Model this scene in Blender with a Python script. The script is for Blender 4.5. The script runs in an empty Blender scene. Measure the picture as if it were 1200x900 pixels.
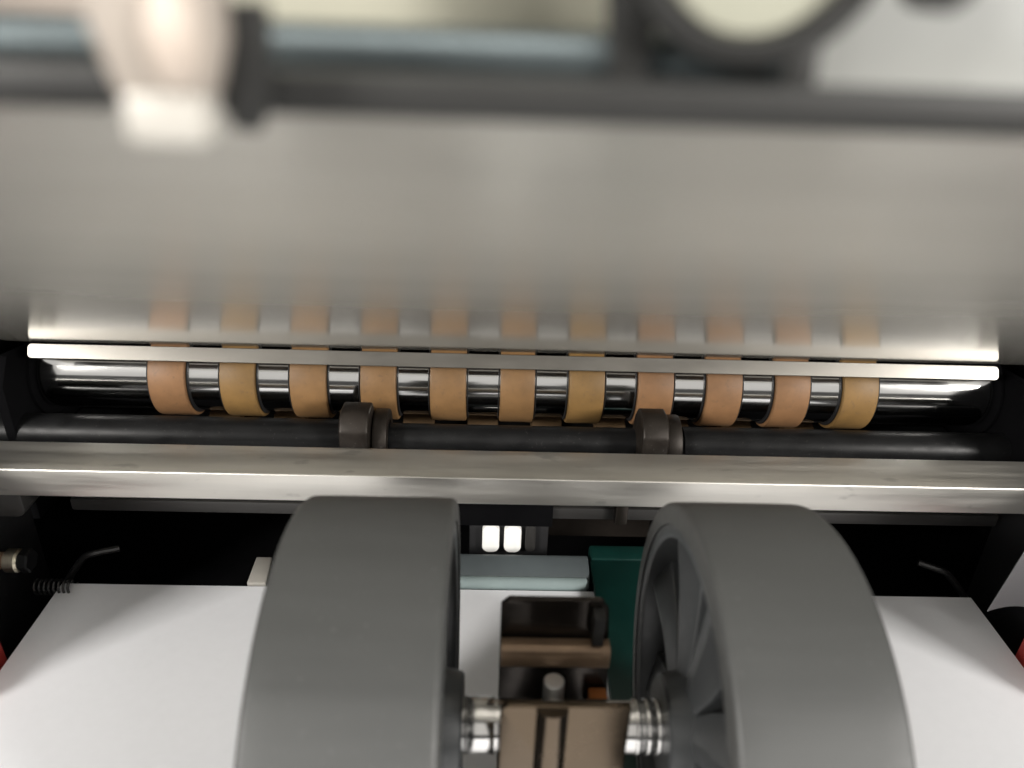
import bpy, bmesh, math, random
from mathutils import Vector, Matrix, Euler
R = math.radians
S = 0.001                      # everything below is written in millimetres
sc = bpy.context.scene
COL = sc.collection

# ------------------------------------------------------------------ camera
Xc = Vector((1, .0227, .0277)).normalized()
Yc = Vector((-15, -487, 942)); Yc = (Yc - Xc * Yc.dot(Xc)).normalized()
Zc = Xc.cross(Yc)
if Zc.y > 0: Zc = -Zc
right = Vector((Xc.x, Yc.x, Zc.x)); down = Vector((Xc.y, Yc.y, Zc.y)); fwd = Vector((Xc.z, Yc.z, Zc.z))
cd = bpy.data.cameras.new('camera'); cam = bpy.data.objects.new('camera', cd); COL.objects.link(cam)
m = Matrix((right, -down, -fwd)).transposed().to_4x4(); m.translation = Vector((0, 0, 180)) * S
cam.matrix_world = m
cd.sensor_width = 36; cd.lens = 942 / 1200 * 36
cd.clip_start = .002; cd.clip_end = 20
cd.dof.use_dof = True; cd.dof.focus_distance = .262; cd.dof.aperture_fstop = 14
sc.camera = cam

# ------------------------------------------------------------------ world and lamps
w = bpy.data.worlds.new('World'); sc.world = w; w.use_nodes = True
bg = w.node_tree.nodes['Background']; bg.inputs[0].default_value = (1.0, .975, .94, 1); bg.inputs[1].default_value = .08

def area(name, loc, target, size, power, col=(1, .965, .92)):
    l = bpy.data.lights.new(name, 'AREA'); l.shape = 'RECTANGLE'; l.size, l.size_y = size; l.energy = power; l.color = col
    o = bpy.data.objects.new(name, l); COL.objects.link(o)
    o.location = Vector(loc) * S
    o.rotation_euler = (Vector(target) - Vector(loc)).to_track_quat('-Z', 'Y').to_euler()
    return o
area('ceiling_lamp_left', (-1000, -690, 600), (0, 160, 30), (.32, .32), 24.0)
area('ceiling_lamp_right', (1025, -690, 600), (0, 160, 30), (.32, .32), 24.0)
area('ceiling_lamp', (12, -110, 700), (10, 60, 0), (.8, .12), 4.9)

area('chrome_band_light', (12, -1115, 850), (12, 200, 50), (2.4, 1.3), 6.2)  # broad soft light added behind the camera for bright bands in the chrome

sc.view_settings.view_transform = 'Standard'; sc.view_settings.look = 'None'
sc.view_settings.exposure = -.06; sc.view_settings.gamma = 1
sc.cycles.max_bounces = 10; sc.cycles.use_denoising = True

# ------------------------------------------------------------------ materials
def mat(name, col, rough=.5, metal=0., noise=0., nscale=200., stretch=(1, 1, 1), bump=0., bscale=None, rnoise=0.,
        spec=.5, emit=None, estr=0., trans=0., alpha=1., aniso=0., coat=0.):
    M = bpy.data.materials.new(name); M.use_nodes = True
    nt = M.node_tree; b = nt.nodes['Principled BSDF']
    b.inputs['Base Color'].default_value = (*col, 1); b.inputs['Roughness'].default_value = rough
    b.inputs['Metallic'].default_value = metal; b.inputs['Specular IOR Level'].default_value = spec
    b.inputs['Transmission Weight'].default_value = trans; b.inputs['Alpha'].default_value = alpha
    b.inputs['Anisotropic'].default_value = aniso; b.inputs['Coat Weight'].default_value = coat
    if emit: b.inputs['Emission Color'].default_value = (*emit, 1); b.inputs['Emission Strength'].default_value = estr
    if noise or bump or rnoise:
        tc = nt.nodes.new('ShaderNodeTexCoord'); mp = nt.nodes.new('ShaderNodeMapping'); mp.inputs['Scale'].default_value = stretch
        nt.links.new(tc.outputs['Object'], mp.inputs[0])
        n = nt.nodes.new('ShaderNodeTexNoise'); n.inputs['Scale'].default_value = nscale; n.inputs['Detail'].default_value = 6; n.inputs['Roughness'].default_value = .6
        nt.links.new(mp.outputs[0], n.inputs[0])
        if noise:
            r = nt.nodes.new('ShaderNodeMapRange'); r.inputs[1].default_value = .3; r.inputs[2].default_value = .7
            r.inputs[3].default_value = 1 - noise; r.inputs[4].default_value = 1 + noise * .6
            nt.links.new(n.outputs[0], r.inputs[0])
            mx = nt.nodes.new('ShaderNodeVectorMath'); mx.operation = 'SCALE'; mx.inputs[0].default_value = col
            nt.links.new(r.outputs[0], mx.inputs['Scale']); nt.links.new(mx.outputs[0], b.inputs['Base Color'])
        if rnoise:
            r2 = nt.nodes.new('ShaderNodeMapRange'); r2.inputs[1].default_value = .3; r2.inputs[2].default_value = .7
            r2.inputs[3].default_value = max(.02, rough - rnoise); r2.inputs[4].default_value = rough + rnoise
            nt.links.new(n.outputs[0], r2.inputs[0]); nt.links.new(r2.outputs[0], b.inputs['Roughness'])
        if bump:
            n2 = nt.nodes.new('ShaderNodeTexNoise'); n2.inputs['Scale'].default_value = bscale or nscale; n2.inputs['Detail'].default_value = 4
            nt.links.new(mp.outputs[0], n2.inputs[0])
            bp = nt.nodes.new('ShaderNodeBump'); bp.inputs['Strength'].default_value = bump; bp.inputs['Distance'].default_value = .0003
            nt.links.new(n2.outputs[0], bp.inputs['Height']); nt.links.new(bp.outputs[0], b.inputs['Normal'])
    return M

def brushed_plate():
    M = mat('brushed_sheet', (.86, .83, .75), rough=.22, metal=.55, noise=.02, nscale=60, stretch=(.25, 3, 3), rnoise=.015)
    nt = M.node_tree; b = nt.nodes['Principled BSDF']
    b.inputs['Anisotropic'].default_value = .25
    t = nt.nodes.new('ShaderNodeTangent'); t.direction_type = 'UV_MAP'
    nt.links.new(t.outputs[0], b.inputs['Tangent'])
    # the passing paper has polished the sheet towards its lower edge
    src = b.inputs['Roughness'].links[0].from_socket
    tc = nt.nodes.new('ShaderNodeTexCoord'); sp = nt.nodes.new('ShaderNodeSeparateXYZ'); nt.links.new(tc.outputs['Object'], sp.inputs[0])
    r = nt.nodes.new('ShaderNodeMapRange'); r.inputs[1].default_value = .125; r.inputs[2].default_value = .205; r.inputs[3].default_value = 1.1; r.inputs[4].default_value = .42
    nt.links.new(sp.outputs[1], r.inputs[0])
    mu = nt.nodes.new('ShaderNodeMath'); mu.operation = 'MULTIPLY'
    nt.links.new(src, mu.inputs[0]); nt.links.new(r.outputs[0], mu.inputs[1]); nt.links.new(mu.outputs[0], b.inputs['Roughness'])
    return M

def bar_steel():
    """ground steel with blotchy oxidation and a few dark rubbed marks"""
    M = mat('ground_steel', (.70, .68, .635), rough=.42, metal=.97, noise=.1, nscale=110, stretch=(.12, 2, 2), rnoise=.1, bump=.12, bscale=900)
    nt = M.node_tree; b = nt.nodes['Principled BSDF']
    src = b.inputs['Base Color'].links[0].from_socket
    tc = nt.nodes.new('ShaderNodeTexCoord'); mp = nt.nodes.new('ShaderNodeMapping'); mp.inputs['Scale'].default_value = (.55, 1.3, 1.3)
    n = nt.nodes.new('ShaderNodeTexNoise'); n.inputs['Scale'].default_value = 150; n.inputs['Detail'].default_value = 3
    nt.links.new(tc.outputs['Object'], mp.inputs[0]); nt.links.new(mp.outputs[0], n.inputs[0])
    r = nt.nodes.new('ShaderNodeMapRange'); r.inputs[1].default_value = .66; r.inputs[2].default_value = .74; r.inputs[3].default_value = 1; r.inputs[4].default_value = .78
    nt.links.new(n.outputs[0], r.inputs[0])
    mx = nt.nodes.new('ShaderNodeVectorMath'); mx.operation = 'SCALE'
    nt.links.new(src, mx.inputs[0]); nt.links.new(r.outputs[0], mx.inputs['Scale']); nt.links.new(mx.outputs[0], b.inputs['Base Color'])
    return M

MT = dict(
    black=mat('black_paint', (.012, .012, .013), .55, noise=.3, nscale=90),
    housing=mat('housing_black', (.004, .004, .0045), .9, spec=.03, noise=.3, nscale=40),
    chrome=mat('polished_steel', (.72, .72, .71), .12, 1, rnoise=.04, nscale=160, stretch=(.3, 3, 3)),
    axle=mat('turned_steel', (.74, .73, .71), .16, 1, rnoise=.05, nscale=300),
    darkshaft=mat('black_oxide_steel', (.007, .0072, .0075), .42, .0, noise=.3, nscale=120, rnoise=.1, spec=.22),
    collar=mat('bronze_oxide', (.024, .019, .015), .5, .5, noise=.25, nscale=200, rnoise=.1),
    tan=mat('tan_rubber', (.235, .130, .052), .55, noise=.2, nscale=110, bump=.05, bscale=900),
    tan2=mat('tan_rubber_pinkish', (.24, .126, .057), .55, noise=.2, nscale=110, bump=.05, bscale=900),
    tan3=mat('tan_rubber_ochre', (.225, .130, .043), .55, noise=.2, nscale=110, bump=.05, bscale=900),
    worn_tan=mat('worn_tan_rubber', (.14, .085, .04), .6, noise=.25, nscale=140),
    plate=brushed_plate(),
    strip=mat('strip_steel', (.22, .21, .19), .4, 1, noise=.12, nscale=130, stretch=(.3, 1, 1), rnoise=.08),
    bar=bar_steel(),
    rubber=mat('grey_rubber', (.053, .0545, .053), .52, noise=.09, nscale=170, stretch=(.12, 1, 1), rnoise=.06, bump=.1, bscale=900),
    plastic=mat('dark_grey_plastic', (.032, .034, .035), .36, noise=.1, nscale=150, rnoise=.06),
    paper=mat('white_paper', (.80, .81, .835), .85, noise=.015, nscale=300, spec=.2),
    bracket=mat('bronze_satin', (.115, .088, .062), .24, 1, noise=.08, nscale=120, rnoise=.06),
    bracketdark=mat('dark_bracket', (.05, .042, .036), .25, .7, noise=.2, nscale=100),
    pin_reflection=mat('pin_steel', (.75, .74, .72), .4, .7, noise=.1, nscale=200),
    brown=mat('brown_rail', (.33, .225, .145), .4, .5, noise=.15, nscale=200),
    orange=mat('orange_plastic', (.62, .21, .06), .5, noise=.1, nscale=200),
    bluegrey=mat('blue_grey_plastic', (.085, .10, .105), .45, noise=.08, nscale=120),
    bluegreylight=mat('pale_blue_grey_plastic', (.25, .31, .31), .35, noise=.08, nscale=120),
    teal=mat('teal_plastic', (.002, .032, .026), .45, noise=.15, nscale=120),
    lens=mat('white_stud', (.80, .80, .77), .5, emit=(1, .98, .92), estr=.1),  # plain white studs with a faint added glow
    white=mat('white_plastic', (.46, .44, .40), .4, noise=.05, nscale=150),
    cream=mat('cream_plastic', (.42, .41, .33), .5, noise=.06, nscale=80),
    sage=mat('sage_plastic', (.30, .30, .24), .5, noise=.06, nscale=80),
    ivory=mat('ivory_plastic', (.48, .41, .35), .45, noise=.06, nscale=150),
    beige=mat('beige_enamel', (.34, .30, .26), .5, noise=.06, nscale=80),
    mauve=mat('mauve_plastic', (.36, .30, .30), .5, noise=.06, nscale=80),
    pale=mat('pale_grey_enamel', (.42, .43, .42), .45, noise=.04, nscale=80),
    rail=mat('graphite_enamel', (.018, .018, .017), .5, noise=.15, nscale=120),
    steelblue=mat('blued_steel', (.10, .12, .125), .38, .8, noise=.15, nscale=120),
    brass=mat('brass', (.72, .66, .52), .3, 1, noise=.2, nscale=300),
    red=mat('red_plastic', (.62, .07, .06), .4, noise=.06, nscale=200),
    wire=mat('dark_wire', (.08, .08, .08), .4, .8, noise=.1, nscale=300),
    grey=mat('mid_grey_enamel', (.022, .021, .020), .5, noise=.1, nscale=150),
)
def dust(M, amount, scale, lo, hi, col=(.35, .35, .34)):
    """scattered pale paper dust and short rub marks mixed over the base colour"""
    nt = M.node_tree; b = nt.nodes['Principled BSDF']
    src = b.inputs['Base Color'].links[0].from_socket
    tc = nt.nodes.new('ShaderNodeTexCoord')
    n = nt.nodes.new('ShaderNodeTexNoise'); n.inputs['Scale'].default_value = scale; n.inputs['Detail'].default_value = 2
    big = nt.nodes.new('ShaderNodeTexNoise'); big.inputs['Scale'].default_value = scale * .05
    nt.links.new(tc.outputs['Object'], n.inputs[0]); nt.links.new(tc.outputs['Object'], big.inputs[0])
    r = nt.nodes.new('ShaderNodeMapRange'); r.inputs[1].default_value = lo; r.inputs[2].default_value = hi; r.inputs[4].default_value = amount
    nt.links.new(n.outputs[0], r.inputs[0])
    mu = nt.nodes.new('ShaderNodeMath'); mu.operation = 'MULTIPLY'
    nt.links.new(r.outputs[0], mu.inputs[0]); nt.links.new(big.outputs[0], mu.inputs[1])
    mx = nt.nodes.new('ShaderNodeMix'); mx.data_type = 'RGBA'; mx.inputs[7].default_value = (*col, 1)
    nt.links.new(mu.outputs[0], mx.inputs[0]); nt.links.new(src, mx.inputs[6]); nt.links.new(mx.outputs[2], b.inputs['Base Color'])
dust(MT['rubber'], .16, 1100, .66, .78)
dust(MT['plastic'], .15, 1100, .66, .78)
dust(MT['darkshaft'], .25, 1300, .66, .76, (.22, .21, .2))
dust(MT['collar'], .5, 1300, .66, .76, (.22, .21, .2))
for _k in ('tan', 'tan2', 'tan3'): dust(MT[_k], .7, 700, .60, .74, (.13, .08, .045))

# clear plastic film
F = bpy.data.materials.new('clear_film'); F.use_nodes = True
_n = F.node_tree; _b = _n.nodes['Principled BSDF']
_b.inputs['Base Color'].default_value = (.72, .72, .74, 1); _b.inputs['Roughness'].default_value = .22; _b.inputs['Alpha'].default_value = .5
_x = _n.nodes.new('ShaderNodeTexNoise'); _x.inputs['Scale'].default_value = 120
_bp = _n.nodes.new('ShaderNodeBump'); _bp.inputs['Strength'].default_value = .4; _bp.inputs['Distance'].default_value = .001
_n.links.new(_x.outputs[0], _bp.inputs['Height']); _n.links.new(_bp.outputs[0], _b.inputs['Normal'])
MT['film'] = F

# ------------------------------------------------------------------ mesh helpers
def obj(name, bm, material, parent=None, smooth=35, bevel=0., seg=2):
    me = bpy.data.meshes.new(name)
    bmesh.ops.recalc_face_normals(bm, faces=bm.faces[:])
    if bevel:
        es = [e for e in bm.edges if len(e.link_faces) == 2 and e.calc_face_angle(0) > R(30)]
        bmesh.ops.bevel(bm, geom=es, offset=bevel, segments=seg, affect='EDGES', profile=.5, clamp_overlap=True)
    bmesh.ops.scale(bm, vec=(S, S, S), verts=bm.verts[:])
    if smooth:
        for f in bm.faces: f.smooth = True
        for e in bm.edges:
            if len(e.link_faces) == 2 and e.calc_face_angle(0) > R(smooth): e.smooth = False
    bm.to_mesh(me); bm.free()
    me.materials.append(material)
    o = bpy.data.objects.new(name, me); COL.objects.link(o)
    if parent: o.parent = parent; o.matrix_parent_inverse = Matrix.Translation(-parent.location)
    return o

def tag(o, label=None, cat=None, group=None, kind=None):
    if label: o['label'] = label
    if cat: o['category'] = cat
    if group: o['group'] = group
    if kind: o['kind'] = kind
    return o

def thing(name, label, cat, base, group=None):
    o = bpy.data.objects.new(name, None); COL.objects.link(o); o.empty_display_size = .01
    o.location = Vector(base) * S
    return tag(o, label, cat, group)

def box(x0, x1, y0, y1, z0, z1, bm=None):
    bm = bm or bmesh.new()
    v = [bm.verts.new((x, y, z)) for x in (x0, x1) for y in (y0, y1) for z in (z0, z1)]
    for f in ((0, 1, 3, 2), (4, 6, 7, 5), (0, 4, 5, 1), (2, 3, 7, 6), (0, 2, 6, 4), (1, 5, 7, 3)):
        bm.faces.new([v[i] for i in f])
    return bm

def prism(poly, axis, a, b, bm=None):
    """extrude a 2D polygon along an axis: 'x' poly=(y,z), 'y' poly=(x,z), 'z' poly=(x,y)"""
    bm = bm or bmesh.new()
    P = {'x': lambda p, t: (t, p[0], p[1]), 'y': lambda p, t: (p[0], t, p[1]), 'z': lambda p, t: (p[0], p[1], t)}[axis]
    A = [bm.verts.new(P(p, a)) for p in poly]; B = [bm.verts.new(P(p, b)) for p in poly]
    n = len(poly)
    bm.faces.new(A); bm.faces.new(B[::-1])
    for i in range(n): bm.faces.new((A[i], A[(i + 1) % n], B[(i + 1) % n], B[i]))
    return bm

def lathe(prof, c, axis='x', n=64, bm=None, closed=False):
    """revolve (t along axis, radius) around an axis through c"""
    bm = bm or bmesh.new(); rows = []
    for t, r in prof:
        row = []
        if r < 1e-6:
            row = [bm.verts.new({'x': (t, c[0], c[1]), 'y': (c[0], t, c[1]), 'z': (c[0], c[1], t)}[axis])]
        else:
            for k in range(n):
                a = 2 * math.pi * k / n; p, q = r * math.cos(a), r * math.sin(a)
                row.append(bm.verts.new({'x': (t, c[0] + p, c[1] + q), 'y': (c[0] + p, t, c[1] + q), 'z': (c[0] + p, c[1] + q, t)}[axis]))
        rows.append(row)
    pairs = list(zip(rows, rows[1:]))
    if closed: pairs.append((rows[-1], rows[0]))
    for A, B in pairs:
        for k in range(n):
            j = (k + 1) % n
            if len(A) == 1 and len(B) == 1: continue
            if len(A) == 1: bm.faces.new((A[0], B[j], B[k]))
            elif len(B) == 1: bm.faces.new((A[k], A[j], B[0]))
            else: bm.faces.new((A[k], A[j], B[j], B[k]))
    return bm

def rod(x0, x1, r, c, axis='x', bev=.4, n=64):
    return lathe([(x0, 0), (x0, r - bev), (x0 + bev, r), (x1 - bev, r), (x1, r - bev), (x1, 0)], c, axis, n)

def ring(x0, x1, ri, ro, c, axis='x', bev=.5, n=72):
    return lathe([(x0, ri), (x0, ro - bev), (x0 + bev * .3, ro - bev * .3), (x0 + bev, ro), (x1 - bev, ro), (x1 - bev * .3, ro - bev * .3), (x1, ro - bev), (x1, ri)], c, axis, n, closed=True)

def tube(pts, r, n=10, bm=None):
    bm = bm or bmesh.new(); pts = [Vector(p) for p in pts]; rows = []
    up = Vector((0.13, .31, 1)).normalized()
    for i, p in enumerate(pts):
        d = (pts[min(i + 1, len(pts) - 1)] - pts[max(i - 1, 0)]).normalized()
        a = d.cross(up)
        if a.length < .05: a = d.cross(Vector((1, 0, 0)))
        a.normalize(); b = d.cross(a)
        rows.append([bm.verts.new(p + (a * math.cos(2 * math.pi * k / n) + b * math.sin(2 * math.pi * k / n)) * r) for k in range(n)])
    for A, B in zip(rows, rows[1:]):
        for k in range(n): bm.faces.new((A[k], A[(k + 1) % n], B[(k + 1) % n], B[k]))
    bm.faces.new(rows[0][::-1]); bm.faces.new(rows[-1])
    return bm

def rrect(x0, x1, z0, z1, r, n=6, corners=(1, 1, 1, 1)):
    out = []
    for (cx, cz, a0, k) in ((x1 - r, z1 - r, 0, 0), (x0 + r, z1 - r, 90, 1), (x0 + r, z0 + r, 180, 2), (x1 - r, z0 + r, 270, 3)):
        if corners[k]:
            for i in range(n + 1):
                a = R(a0 + 90 * i / n); out.append((cx + r * math.cos(a), cz + r * math.sin(a)))
        else:
            out.append(((x1, z1), (x0, z1), (x0, z0), (x1, z0))[k])
    return out

def smoothpath(pts, n=8):
    """Catmull-Rom through pts"""
    P = [Vector(p) for p in pts]; P = [P[0] * 2 - P[1]] + P + [P[-1] * 2 - P[-2]]; out = []
    for i in range(1, len(P) - 2):
        for k in range(n):
            t = k / n
            out.append(.5 * ((2 * P[i]) + (P[i + 1] - P[i - 1]) * t + (2 * P[i - 1] - 5 * P[i] + 4 * P[i + 1] - P[i + 2]) * t * t + (3 * P[i] - P[i - 1] - 3 * P[i + 1] + P[i + 2]) * t ** 3))
    out.append(P[-2]); return out

# ------------------------------------------------------------------ the setting: the black housing
tag(obj('floor', box(-260, 290, 20, 330, -60, -56), MT['housing'], smooth=0), kind='structure')
tag(obj('back_wall', box(-260, 290, 326, 330, -56, 230), MT['housing'], smooth=0), kind='structure')
tag(obj('side_wall', box(-176, -172, 214, 326, -56, 230), MT['housing'], smooth=0), kind='structure')
tag(obj('side_wall', box(196, 200, 214, 326, -56, 230), MT['housing'], smooth=0), kind='structure')
tag(obj('ceiling', box(-260, 290, 100, 330, 230, 234), MT['housing'], smooth=0), kind='structure')

# ------------------------------------------------------------------ guide plate, its lip
NY, NZ, FY, FZ = 50, 171.8, 231, 72.0
tv = Vector((FY - NY, FZ - NZ)).normalized(); nv = Vector((tv.y, -tv.x))          # tangent (down the slope), normal (down and to the front)
def plate_mesh():
    bm = bmesh.new(); uv = bm.loops.layers.uv.new('UVMap')
    nx, nyy = 24, 16
    def P(x, s, off): 
        p = Vector((NY, NZ)) + Vector((FY - NY, FZ - NZ)) * s + nv * off
        return (x, p.x, p.y)
    x0, x1 = -150, 172
    grid = {}
    for side, off in ((0, 0), (1, -.9)):
        for i in range(nx + 1):
            for j in range(nyy + 1):
                x = x0 + (x1 - x0) * i / nx; s = j / nyy
                wav = .12 * math.sin(x * .021 + 1.3) * math.sin(s * 4.2) 
                grid[side, i, j] = bm.verts.new(P(x, s, off + wav))
    fs = []
    for i in range(nx):
        for j in range(nyy):
            for side in (0, 1): fs.append(bm.faces.new([grid[side, a, b] for a, b in ((i, j), (i + 1, j), (i + 1, j + 1), (i, j + 1))]))
    for i in range(nx):
        for j in (0, nyy): fs.append(bm.faces.new((grid[0, i, j], grid[0, i + 1, j], grid[1, i + 1, j], grid[1, i, j])))
    for j in range(nyy):
        for i in (0, nx): fs.append(bm.faces.new((grid[0, i, j], grid[0, i, j + 1], grid[1, i, j + 1], grid[1, i, j])))
    for f in fs:
        for l in f.loops: l[uv].uv = (l.vert.co.x / 300, l.vert.co.y / 300)
    return bm
tag(obj('guide_plate', plate_mesh(), MT['plate'], smooth=40), 'wide brushed steel sheet sloping down to the rollers and mirroring them', 'guide plate')

def strip_mesh():
    """thin flat strip standing square to the plate along its lower edge, with rounded ends"""
    bm = bmesh.new()
    b = Vector((FY, FZ)) - tv * 1.6
    x0, x1, h0, h1, r = -143.5, 163, .8, 5.4, 1.4
    prof = rrect(x0, x1, h0, h1, r, 5)
    A = [bm.verts.new((x, *(b + nv * h))) for x, h in prof]
    B = [bm.verts.new((x, *(b + nv * h + tv * 1.2))) for x, h in prof]
    n = len(prof); bm.faces.new(A); bm.faces.new(B[::-1])
    for i in range(n): bm.faces.new((A[i], A[(i + 1) % n], B[(i + 1) % n], B[i]))
    return bm
tag(obj('edge_strip', strip_mesh(), MT['strip'], smooth=30, bevel=.15, seg=1), 'thin shiny steel strip along the lower edge of the sloping sheet', 'steel strip')

# ------------------------------------------------------------------ feed roller
RC = (250, 53)
t = thing('feed_roller', 'polished steel roller carrying eleven tan rubber rings', 'roller', (10, 250, 53))
obj('shaft', rod(-149, 171, 13.0, RC, bev=.8, n=96), MT['chrome'], t)
rm = {}
for i in range(11):
    x = -106 + 23.05 * i
    k = ('tan2', 'tan3', 'tan', 'tan', 'tan', 'tan', 'tan3', 'tan2', 'tan2', 'tan2', 'tan3')[i]
    dw = (.15, -.1, .1, 0, .1, -.15, .05, .1, .1, 0, .1)[i]
    obj('rubber_ring', ring(x - 5.9 - dw, x + 5.9 + dw, 12.6, 15, RC, bev=.7), MT[k], t)
    for s in (-1, 1):
        e = x + s * (6.1 + dw)
        obj('washer', ring(min(e, e + s * .45), max(e, e + s * .45), 12.6, 13.9, RC, bev=.2), MT['black'], t)
for x0, x1 in ((-150, -149.3), (171.2, 172.3)):
    obj('bearing', ring(x0, x1, 6, 16, RC, bev=1), MT['housing'], t)
tag(obj('shade_cheek', prism([(222, 10), (222, 60), (228, 68), (262, 62), (262, 10)], 'x', -153.5, -150.2), MT['housing'], bevel=.5), 'black cheek plate added to shade the end of the polished roller above the brass screw', 'cheek plate')  # added plate, blocks side light so the roller end goes dark
tag(obj('shade_cheek', prism([(208, 10), (208, 60), (216, 68), (262, 62), (262, 10)], 'x', 172.5, 176), MT['housing'], bevel=.5), 'black cheek plate added to shade the end of the polished roller above the clear flap', 'cheek plate')  # larger added plate, keeps the right roller end dark
# staggered lower roller
LC = (257, 24.5)
t = thing('lower_roller', 'half hidden black roller with tan rings under the polished roller', 'roller', (10, 257, 26))
obj('shaft', rod(-149, 171, 8, LC), MT['darkshaft'], t)
for i in range(12):
    x = -106 - 11.5 + 23.05 * i
    if i in (0, 11): continue
    obj('rubber_ring', ring(x - 5.6, x + 5.6, 7.6, 12, LC, bev=.6), MT['worn_tan'], t)

# ------------------------------------------------------------------ dark pivot shaft with collars
PC = (228, 41)
t = thing('pivot_shaft', 'black shaft with two bronze collars lying behind the flat steel bar', 'shaft', (8, 228, 41))
obj('shaft', rod(-172, 196, 5.2, PC), MT['darkshaft'], t)
obj('sleeve', ring(-172, -47.4, 5.1, 6.0, PC, bev=.4), MT['darkshaft'], t)
obj('sleeve', ring(64, 196, 5.1, 6.0, PC, bev=.4), MT['darkshaft'], t)
for x0, x1, x2 in ((-46.6, -37.4, -32.3), (48.2, 56.8, 62.2)):
    poly = [(215.4, 34), (214.0, 40), (214.6, 51), (217.2, 54.4), (220.5, 55.8), (227.5, 55.0), (231.5, 50), (234, 40), (228, 33)]
    obj('collar', prism(poly, 'x', x0, x1), MT['collar'], t, bevel=.9, seg=3, smooth=50)
    obj('collar', ring(x1 + .4, x2, 5.8, 9.4, (226.5, 42.5), bev=.6), MT['collar'], t)

# ------------------------------------------------------------------ flat steel cross bar
tag(obj('cross_bar', box(-175, 195, 190, 205, 42.6, 51.6), MT['bar'], smooth=30, bevel=.45, seg=3), 'square edged grey steel bar crossing the whole machine behind the wheels', 'steel bar')
tag(obj('under_rail', box(-131, 166, 209, 214, 23.5, 28), MT['grey'], bevel=.8), 'dark grey rail just behind and below the flat steel bar', 'rail')

# ------------------------------------------------------------------ paper
t = thing('paper_stack', 'stack of plain white paper lying under the two grey wheels', 'paper', (12, -8, -14))
obj('sheet_block', box(-135.3, 160.6, -218, 201.7, -14, -.35), MT['paper'], t, smooth=0)
def sheet():
    bm = bmesh.new(); nx, ny = 30, 30
    g = [[bm.verts.new((-135.8 + 296.8 * i / nx, -218 + 420 * j / ny, -.12 + .05 * math.sin(i * .5) * math.sin(j * .37))) for j in range(ny + 1)] for i in range(nx + 1)]
    for i in range(nx):
        for j in range(ny): bm.faces.new((g[i][j], g[i + 1][j], g[i + 1][j + 1], g[i][j + 1]))
    r = bmesh.ops.extrude_face_region(bm, geom=bm.faces[:])
    bmesh.ops.translate(bm, vec=(0, 0, .1), verts=[v for v in r['geom'] if isinstance(v, bmesh.types.BMVert)])
    return bm
obj('top_sheet', sheet(), MT['paper'], t, smooth=60)

# ------------------------------------------------------------------ feed wheels
AC = (112, 45.1)
def wheel(x0, x1, label, rot):
    t = thing('feed_wheel_assembly', label, 'feed wheel', ((x0 + x1) / 2, 112, 0), 'grey feed wheels on the paper')
    Ro, b = 45.0, 1.3
    xm = (x0 + x1) / 2
    # tyre with softly rounded shoulders and a very slight crown
    prof = [(x0, 40.4), (x0, Ro - b), (x0 + .25, Ro - b * .45), (x0 + .7, Ro - b * .14), (x0 + b, Ro - .08), (x0 + 5, Ro), (xm, Ro), (x1 - 5, Ro), (x1 - b, Ro - .08), (x1 - .7, Ro - b * .14), (x1 - .25, Ro - b * .45), (x1, Ro - b), (x1, 40.4)]
    obj('tyre', lathe(prof, AC, 'x', 160, closed=True), MT['rubber'], t)
    # plastic rim
    obj('rim', lathe([(x0 + .8, 37.6), (x0 + .4, 38.2), (x0 + .4, 40.3), (x1 - .4, 40.3), (x1 - .4, 38.2), (x1 - .8, 37.6), (x1 - 2, 37.2), (x0 + 2, 37.2)], AC, 'x', 128, closed=True), MT['plastic'], t)
    obj('web', ring(xm - 1.5, xm + 1.5, 8.5, 37.4, AC, bev=.3), MT['plastic'], t)
    obj('hub', lathe([(x0 - 2.4, 5.0), (x0 - 2.4, 9.6), (x0 - 1.9, 10.2), (x0 + 1.5, 10.9), (x1 - 1.5, 10.9), (x1 + 1.9, 10.2), (x1 + 2.4, 9.6), (x1 + 2.4, 5.0)], AC, 'x', 64, closed=True), MT['plastic'], t)
    N = 8; pit = 2 * math.pi / N
    for side in (0, 1):
        xs = (lambda d: x0 + d) if side == 0 else (lambda d: x1 - d)
        for k in range(N):
            a = k * pit + rot
            bm = bmesh.new()
            def pt(r, da, d): return (xs(d), AC[0] + r * math.cos(a + da), AC[1] + r * math.sin(a + da))
            st = []
            for r, wd, dc, de in ((10.4, .49, 1.2, 2.2), (18, .44, 1.8, 3.4), (27, .38, 2.2, 4.4), (37.5, .33, 2.0, 5.0)):
                st.append([bm.verts.new(pt(r, -wd * pit, de + 7)), bm.verts.new(pt(r, -wd * pit, de)), bm.verts.new(pt(r, 0.02, dc)), bm.verts.new(pt(r, wd * pit, de)), bm.verts.new(pt(r, wd * pit, de + 7))])
            for A, B in zip(st, st[1:]):
                for q in range(5): bm.faces.new((A[q], A[(q + 1) % 5], B[(q + 1) % 5], B[q]))
            bm.faces.new(st[0]); bm.faces.new(st[-1][::-1])
            obj('spoke', bm, MT['plastic'], t, smooth=14, bevel=.35, seg=2)
    return t
wheel(-36.3, -6.2, 'grey feed wheel left of the bronze bracket, showing only its broad tread', .2)
wheel(38.2, 65.4, 'grey feed wheel right of the bronze bracket, its dark spokes in view', .12)

# axle
t = thing('axle', 'bright round steel axle joining the two grey wheels', 'axle', (16, 112, 44.6))
obj('rod', rod(-40, 70, 5.1, AC, bev=.4), MT['axle'], t)
obj('sleeve', ring(-3.6, 2.4, 5.0, 5.4, AC, bev=.12), MT['axle'], t)
for x in (30.4, 32.6, 34.6):
    obj('retaining_ring', ring(x, x + 1.0, 4.9, 5.4, AC, bev=.2), MT['axle'], t)

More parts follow.
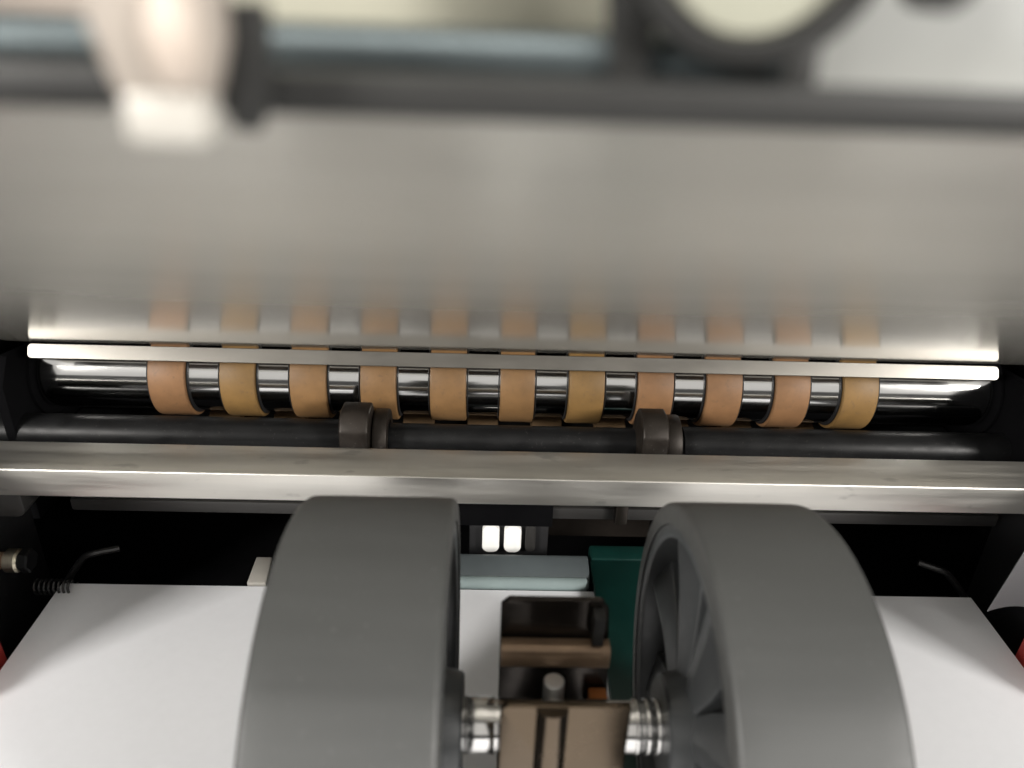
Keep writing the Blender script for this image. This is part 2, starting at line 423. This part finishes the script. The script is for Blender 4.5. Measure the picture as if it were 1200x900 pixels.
# ------------------------------------------------------------------ bracket between the wheels
t = thing('bracket', 'bronze bracket clamped over the axle between the grey wheels', 'bracket', (15, 113, 3))
pl = prism(rrect(3.2, 26.6, 20, 63.9, 1.6, corners=(0, 1, 0, 0)), 'y', 100.2, 101.8)
obj('front_plate', pl, MT['bracket'], t, bevel=.25)
obj('rib', prism([(12.5 + 2.9 * math.cos(R(180 + 15 * k)), 100.3 + 2.3 * math.sin(R(180 + 15 * k))) for k in range(13)], 'z', 20, 63.7), MT['bracket'], t)
obj('rear_plate', prism([(3.4, 20), (29.2, 20), (27.6, 36), (25.8, 62.8), (24.2, 65.2), (5, 65.2), (3.4, 63.6)], 'y', 126, 127.4), MT['bracketdark'], t, bevel=.2)
obj('side_reflection', box(22.2, 24.6, 122, 125.6, 56.5, 64.0), MT['grey'], t, bevel=.3)  # solid stand-in for a reflection in the mirror-like bronze sheet
obj('rail', prism(rrect(121.4, 125.8, 50.2, 56.0, 1.6), 'x', 3.6, 26.2), MT['brown'], t)  # reflected rail built as a solid bar on the sheet
pn = obj('pin_reflection', rod(24, 50.5, 2.2, (14.6, 118.6), 'z', .3, 32), MT['pin_reflection'], t)  # reflected post built as a solid rod
obj('stop', box(23.0, 27.0, 121.5, 125.6, 34, 41.0), MT['orange'], t, bevel=.4)  # orange reflection in the sheet built as a solid block
obj('base', box(3.5, 26.4, 101.9, 125.9, 18, 21), MT['bracketdark'], t, bevel=.2)

# ------------------------------------------------------------------ behind the paper
t = thing('paper_stop', 'pale blue grey plastic lip behind the paper between the wheels', 'paper stop', (8, 212, -14))
obj('ledge', prism([(205.4, -14), (205.4, 1.2), (207, 2.3), (214, 3.7), (216, 3.4), (216, -14)], 'x', -34, 34.6), MT['bluegrey'], t, bevel=.5, seg=3)
obj('rolled_edge', rod(-33.5, 34.0, 2.3, (205.2, .1), bev=1.0), MT['bluegreylight'], t)
tag(obj('guide_tongue', prism([(35.3, 128), (55, 128), (55, 214), (35.3, 214)], 'z', .6, 3.2), MT['teal'], bevel=.5), 'dark teal plastic tongue lying on the paper beside the spoked wheel', 'guide tongue')
tag(obj('guide_block', box(35.6, 60, 214.5, 222, -10, 3.4), MT['teal'], bevel=1), 'dark teal block standing behind the tongue, right of the grey lip', 'guide block')
t = thing('stud_housing', 'small black housing with two glossy white studs under the steel bar', 'stud', (7, 230, -12))
obj('housing', box(-6, 22, 228, 242, -14, 11), MT['black'], t, bevel=1)
for x in (1.6, 9.3):
    obj('lens', prism(rrect(x - 3.0, x + 3.0, -3.8, 7.4, 2.3), 'y', 225.6, 228.4), MT['lens'], t, bevel=.5)  # glossy white studs, not a light source of their own
obj('glare_blocker', box(-9, 21, 207.2, 208.2, 21.8, 33), MT['housing'], t, bevel=.3)  # added plate on its own arm, keeps the studs' reflection off the sloping sheet
obj('blocker_arm', box(5, 8, 208.2, 230, 29, 32), MT['housing'], t)
obj('blocker_post', box(5, 8, 230.2, 238, 10.5, 32), MT['housing'], t)
obj('blank_stud', prism(rrect(13.8, 17.4, -3.8, 7.4, 1.6), 'y', 226.2, 228.4), MT['grey'], t, bevel=.5)
tag(obj('inner_panel', box(20, 62, 246, 250, -12, 30), MT['bracketdark'], bevel=.6), 'dark brown panel deep in the gap under the steel bar', 'panel')
tag(obj('stub_post', box(40.6, 44.6, 206, 212, 24, 42), MT['bracketdark'], bevel=.5), 'short dark brown stub hanging behind the steel bar by the spoked wheel', 'stub')
tag(obj('paper_tab', prism([(-77.3, 203), (-71, 203), (-72.2, 216), (-77.6, 216)], 'z', -2, .6), MT['white'], bevel=.5), 'small white tab behind the paper beside the left wheel', 'tab')

# left-hand details
t = thing('adjusting_screw', 'small brass tipped screw poking out of the black frame', 'screw', (-142, 190, 19))
obj('shank', rod(-146.9, -141.5, 2.5, (190, 19.2), bev=.3, n=32), MT['brown'], t)
obj('tip', lathe([(-142, 0), (-142, 3.1), (-141.5, 3.6), (-138.4, 3.6), (-137.8, 3.1), (-137.8, 0)], (190, 19.2), 'x', 32), MT['brass'], t)
obj('nut', rod(-137.7, -134.6, 3.7, (190, 19.4), bev=.5, n=6), MT['darkshaft'], t)
pts = [(-143 + 12 * k / 120, 200 + 2.3 * math.cos(2 * math.pi * k / 15), .2 + 2.3 * math.sin(2 * math.pi * k / 15)) for k in range(121)]
tag(obj('coil_spring', tube(pts, .42, 6), MT['wire']), 'little dark coil spring beside the corner of the paper', 'spring')
tag(obj('wire_hook', tube(smoothpath([(-139.5, 206, -12), (-138.8, 208, -6), (-132.4, 210, 3.2), (-128.4, 210.4, 5.4), (-121, 213, 5.6)]), 1.15), MT['wire']), 'bent dark wire at the corner of the paper beside the coil spring', 'wire')
tag(obj('wire_hook', tube(smoothpath([(168, 206, -12), (164.2, 209, -6), (157.6, 210, 1.6), (154, 210.2, 4.2), (147, 213, 5.2)]), 1.15), MT['wire']), 'bent dark wire at the corner of the paper near the clear flap', 'wire')
tag(obj('frame_block', prism(rrect(-170, -136.6, 30.5, 41.5, 3, corners=(0, 0, 0, 1)), 'y', 196, 207), MT['grey'], bevel=.5), 'dark grey block under the steel bar above the brass screw', 'frame block')
tag(obj('side_guide', prism([(146, -20), (214, -20), (214, 41.5), (188, 41.5), (186, 58), (146, 58)], 'x', -149.2, -147.0), MT['black'], bevel=.3), 'black side plate standing along the edge of the paper under the brass screw', 'side guide')
tag(obj('side_guide', prism([(150, -20), (214, -20), (214, 41.5), (188, 41.5), (186, 58), (150, 58)], 'x', 168.4, 170.4), MT['black'], bevel=.3), 'black side plate standing along the edge of the paper under the clear flap', 'side guide')
tag(obj('red_block', prism([(150, -16), (174, -16), (173, 5), (165, 9), (150, 9)], 'x', -146.8, -138.4), MT['red'], bevel=.8), 'red plastic corner outside the black side plate near the brass screw', 'red block')
tag(obj('red_block', prism([(155, -16), (179, -16), (178, 7), (170, 10), (155, 10)], 'x', 162.4, 168.2), MT['red'], bevel=.8), 'red plastic corner below the clear flap at the paper edge', 'red block')
def film():
    bm = bmesh.new(); rows = []
    for j in range(9):
        v = j / 8; row = []
        for i in range(9):
            u = i / 8
            x = 154.2 + 2.0 * v + u * (12 + 6 * v); z = 9.6 + (1.4 * u + .3 * math.sin(u * 3)) * (1 - v) + 29 * v
            row.append(bm.verts.new((x, 185 + 1.2 * math.sin(u * 2.4) - 3 * v, z)))
        rows.append(row)
    for A, B in zip(rows, rows[1:]):
        for i in range(8): bm.faces.new((A[i], A[i + 1], B[i + 1], B[i]))
    r = bmesh.ops.extrude_face_region(bm, geom=bm.faces[:])
    bmesh.ops.translate(bm, vec=(0, .25, 0), verts=[v for v in r['geom'] if isinstance(v, bmesh.types.BMVert)])
    return bm
tag(obj('film_flap', film(), MT['film'], smooth=60), 'curled clear plastic flap hanging above the red corner', 'film flap')

# ------------------------------------------------------------------ out-of-focus parts on the near edge of the sloping sheet
tag(obj('near_rail', box(-75, 85, 49.4, 52.8, 171.95, 174.25), MT['rail'], bevel=.25), 'graphite rail along the near edge of the sloping sheet', 'rail')
t = thing('hanger', 'pale rounded hanger hooked over the graphite rail', 'hanger', (-17.4, 45, 171.1))
obj('body', prism([(-19.8, 173.2), (-15.1, 173.2), (-14.2, 176.2), (-14.0, 189), (-21.6, 189), (-20.8, 176.9)], 'y', 44.2, 47.3), MT['beige'], t, bevel=.7, seg=3)
obj('foot', box(-19.6, -15.3, 44.0, 47.5, 171.0, 173.7), MT['white'], t, bevel=.5)
bm = bmesh.new(); bmesh.ops.create_uvsphere(bm, u_segments=32, v_segments=16, radius=1)
bmesh.ops.scale(bm, vec=(1.45, 1.25, 2.6), verts=bm.verts[:]); bmesh.ops.translate(bm, vec=(-16.4, 44.3, 176.3), verts=bm.verts[:])
obj('boss', bm, MT['ivory'], t)
tag(obj('clip', prism([(-15.2, 171.3), (-13.6, 171.1), (-12.8, 173), (-12.5, 178), (-15.5, 178)], 'y', 47.7, 49.2), MT['rail'], bevel=.3), 'dark clip on the graphite rail right beside the pale hanger', 'clip')
tag(obj('blued_bar', rod(-46, 19, 1.9, (56.2, 174.7), bev=.3), MT['steelblue']), 'blued steel rod running behind the graphite rail', 'rod')
tag(obj('cream_panel', box(-18.5, 23, 61, 62.4, 176.2, 192), MT['cream'], bevel=.4), 'cream panel above the blued rod', 'panel')
tag(obj('beige_panel', box(-73, -18.9, 61.6, 63, 176.0, 192), MT['beige'], bevel=.4), 'beige panel behind the pale hanger', 'panel')
tag(obj('mauve_strip', box(-73, -21.5, 59, 60.8, 173.3, 175.7), MT['mauve'], bevel=.3), 'dull mauve strip between the beige panel and the graphite rail', 'strip')
tag(obj('lever', prism([(7.4, 171.9), (9.2, 171.9), (9.9, 180), (9.9, 189), (6.2, 189), (6.6, 178.5)], 'y', 53.3, 54.7), MT['rail'], bevel=.25), 'dark lever rising from the graphite rail in front of the cream panel', 'lever')
t = thing('knob', 'cream round knob with a dark rim above the graphite rail', 'knob', (14.9, 53, 173.4))
obj('rim', ring(51.3, 54.7, 6.4, 8.0, (14.9, 183.1), 'y', .5), MT['rail'], t)
obj('face', rod(52.4, 54.4, 6.35, (14.9, 183.1), 'y', .3), MT['sage'], t)
obj('stem', box(17.4, 19.4, 51.4, 53.0, 173.2, 177), MT['rail'], t, bevel=.25)
tag(obj('pale_panel', box(21.2, 70, 64, 65.6, 171.2, 194), MT['pale'], bevel=.4), 'pale grey panel right of the cream knob', 'panel')
tag(obj('peg', rod(49.3, 52.4, 1.9, (25, 180.5), 'y', .3, 40), MT['rail']), 'round dark peg in front of the pale grey panel', 'peg')
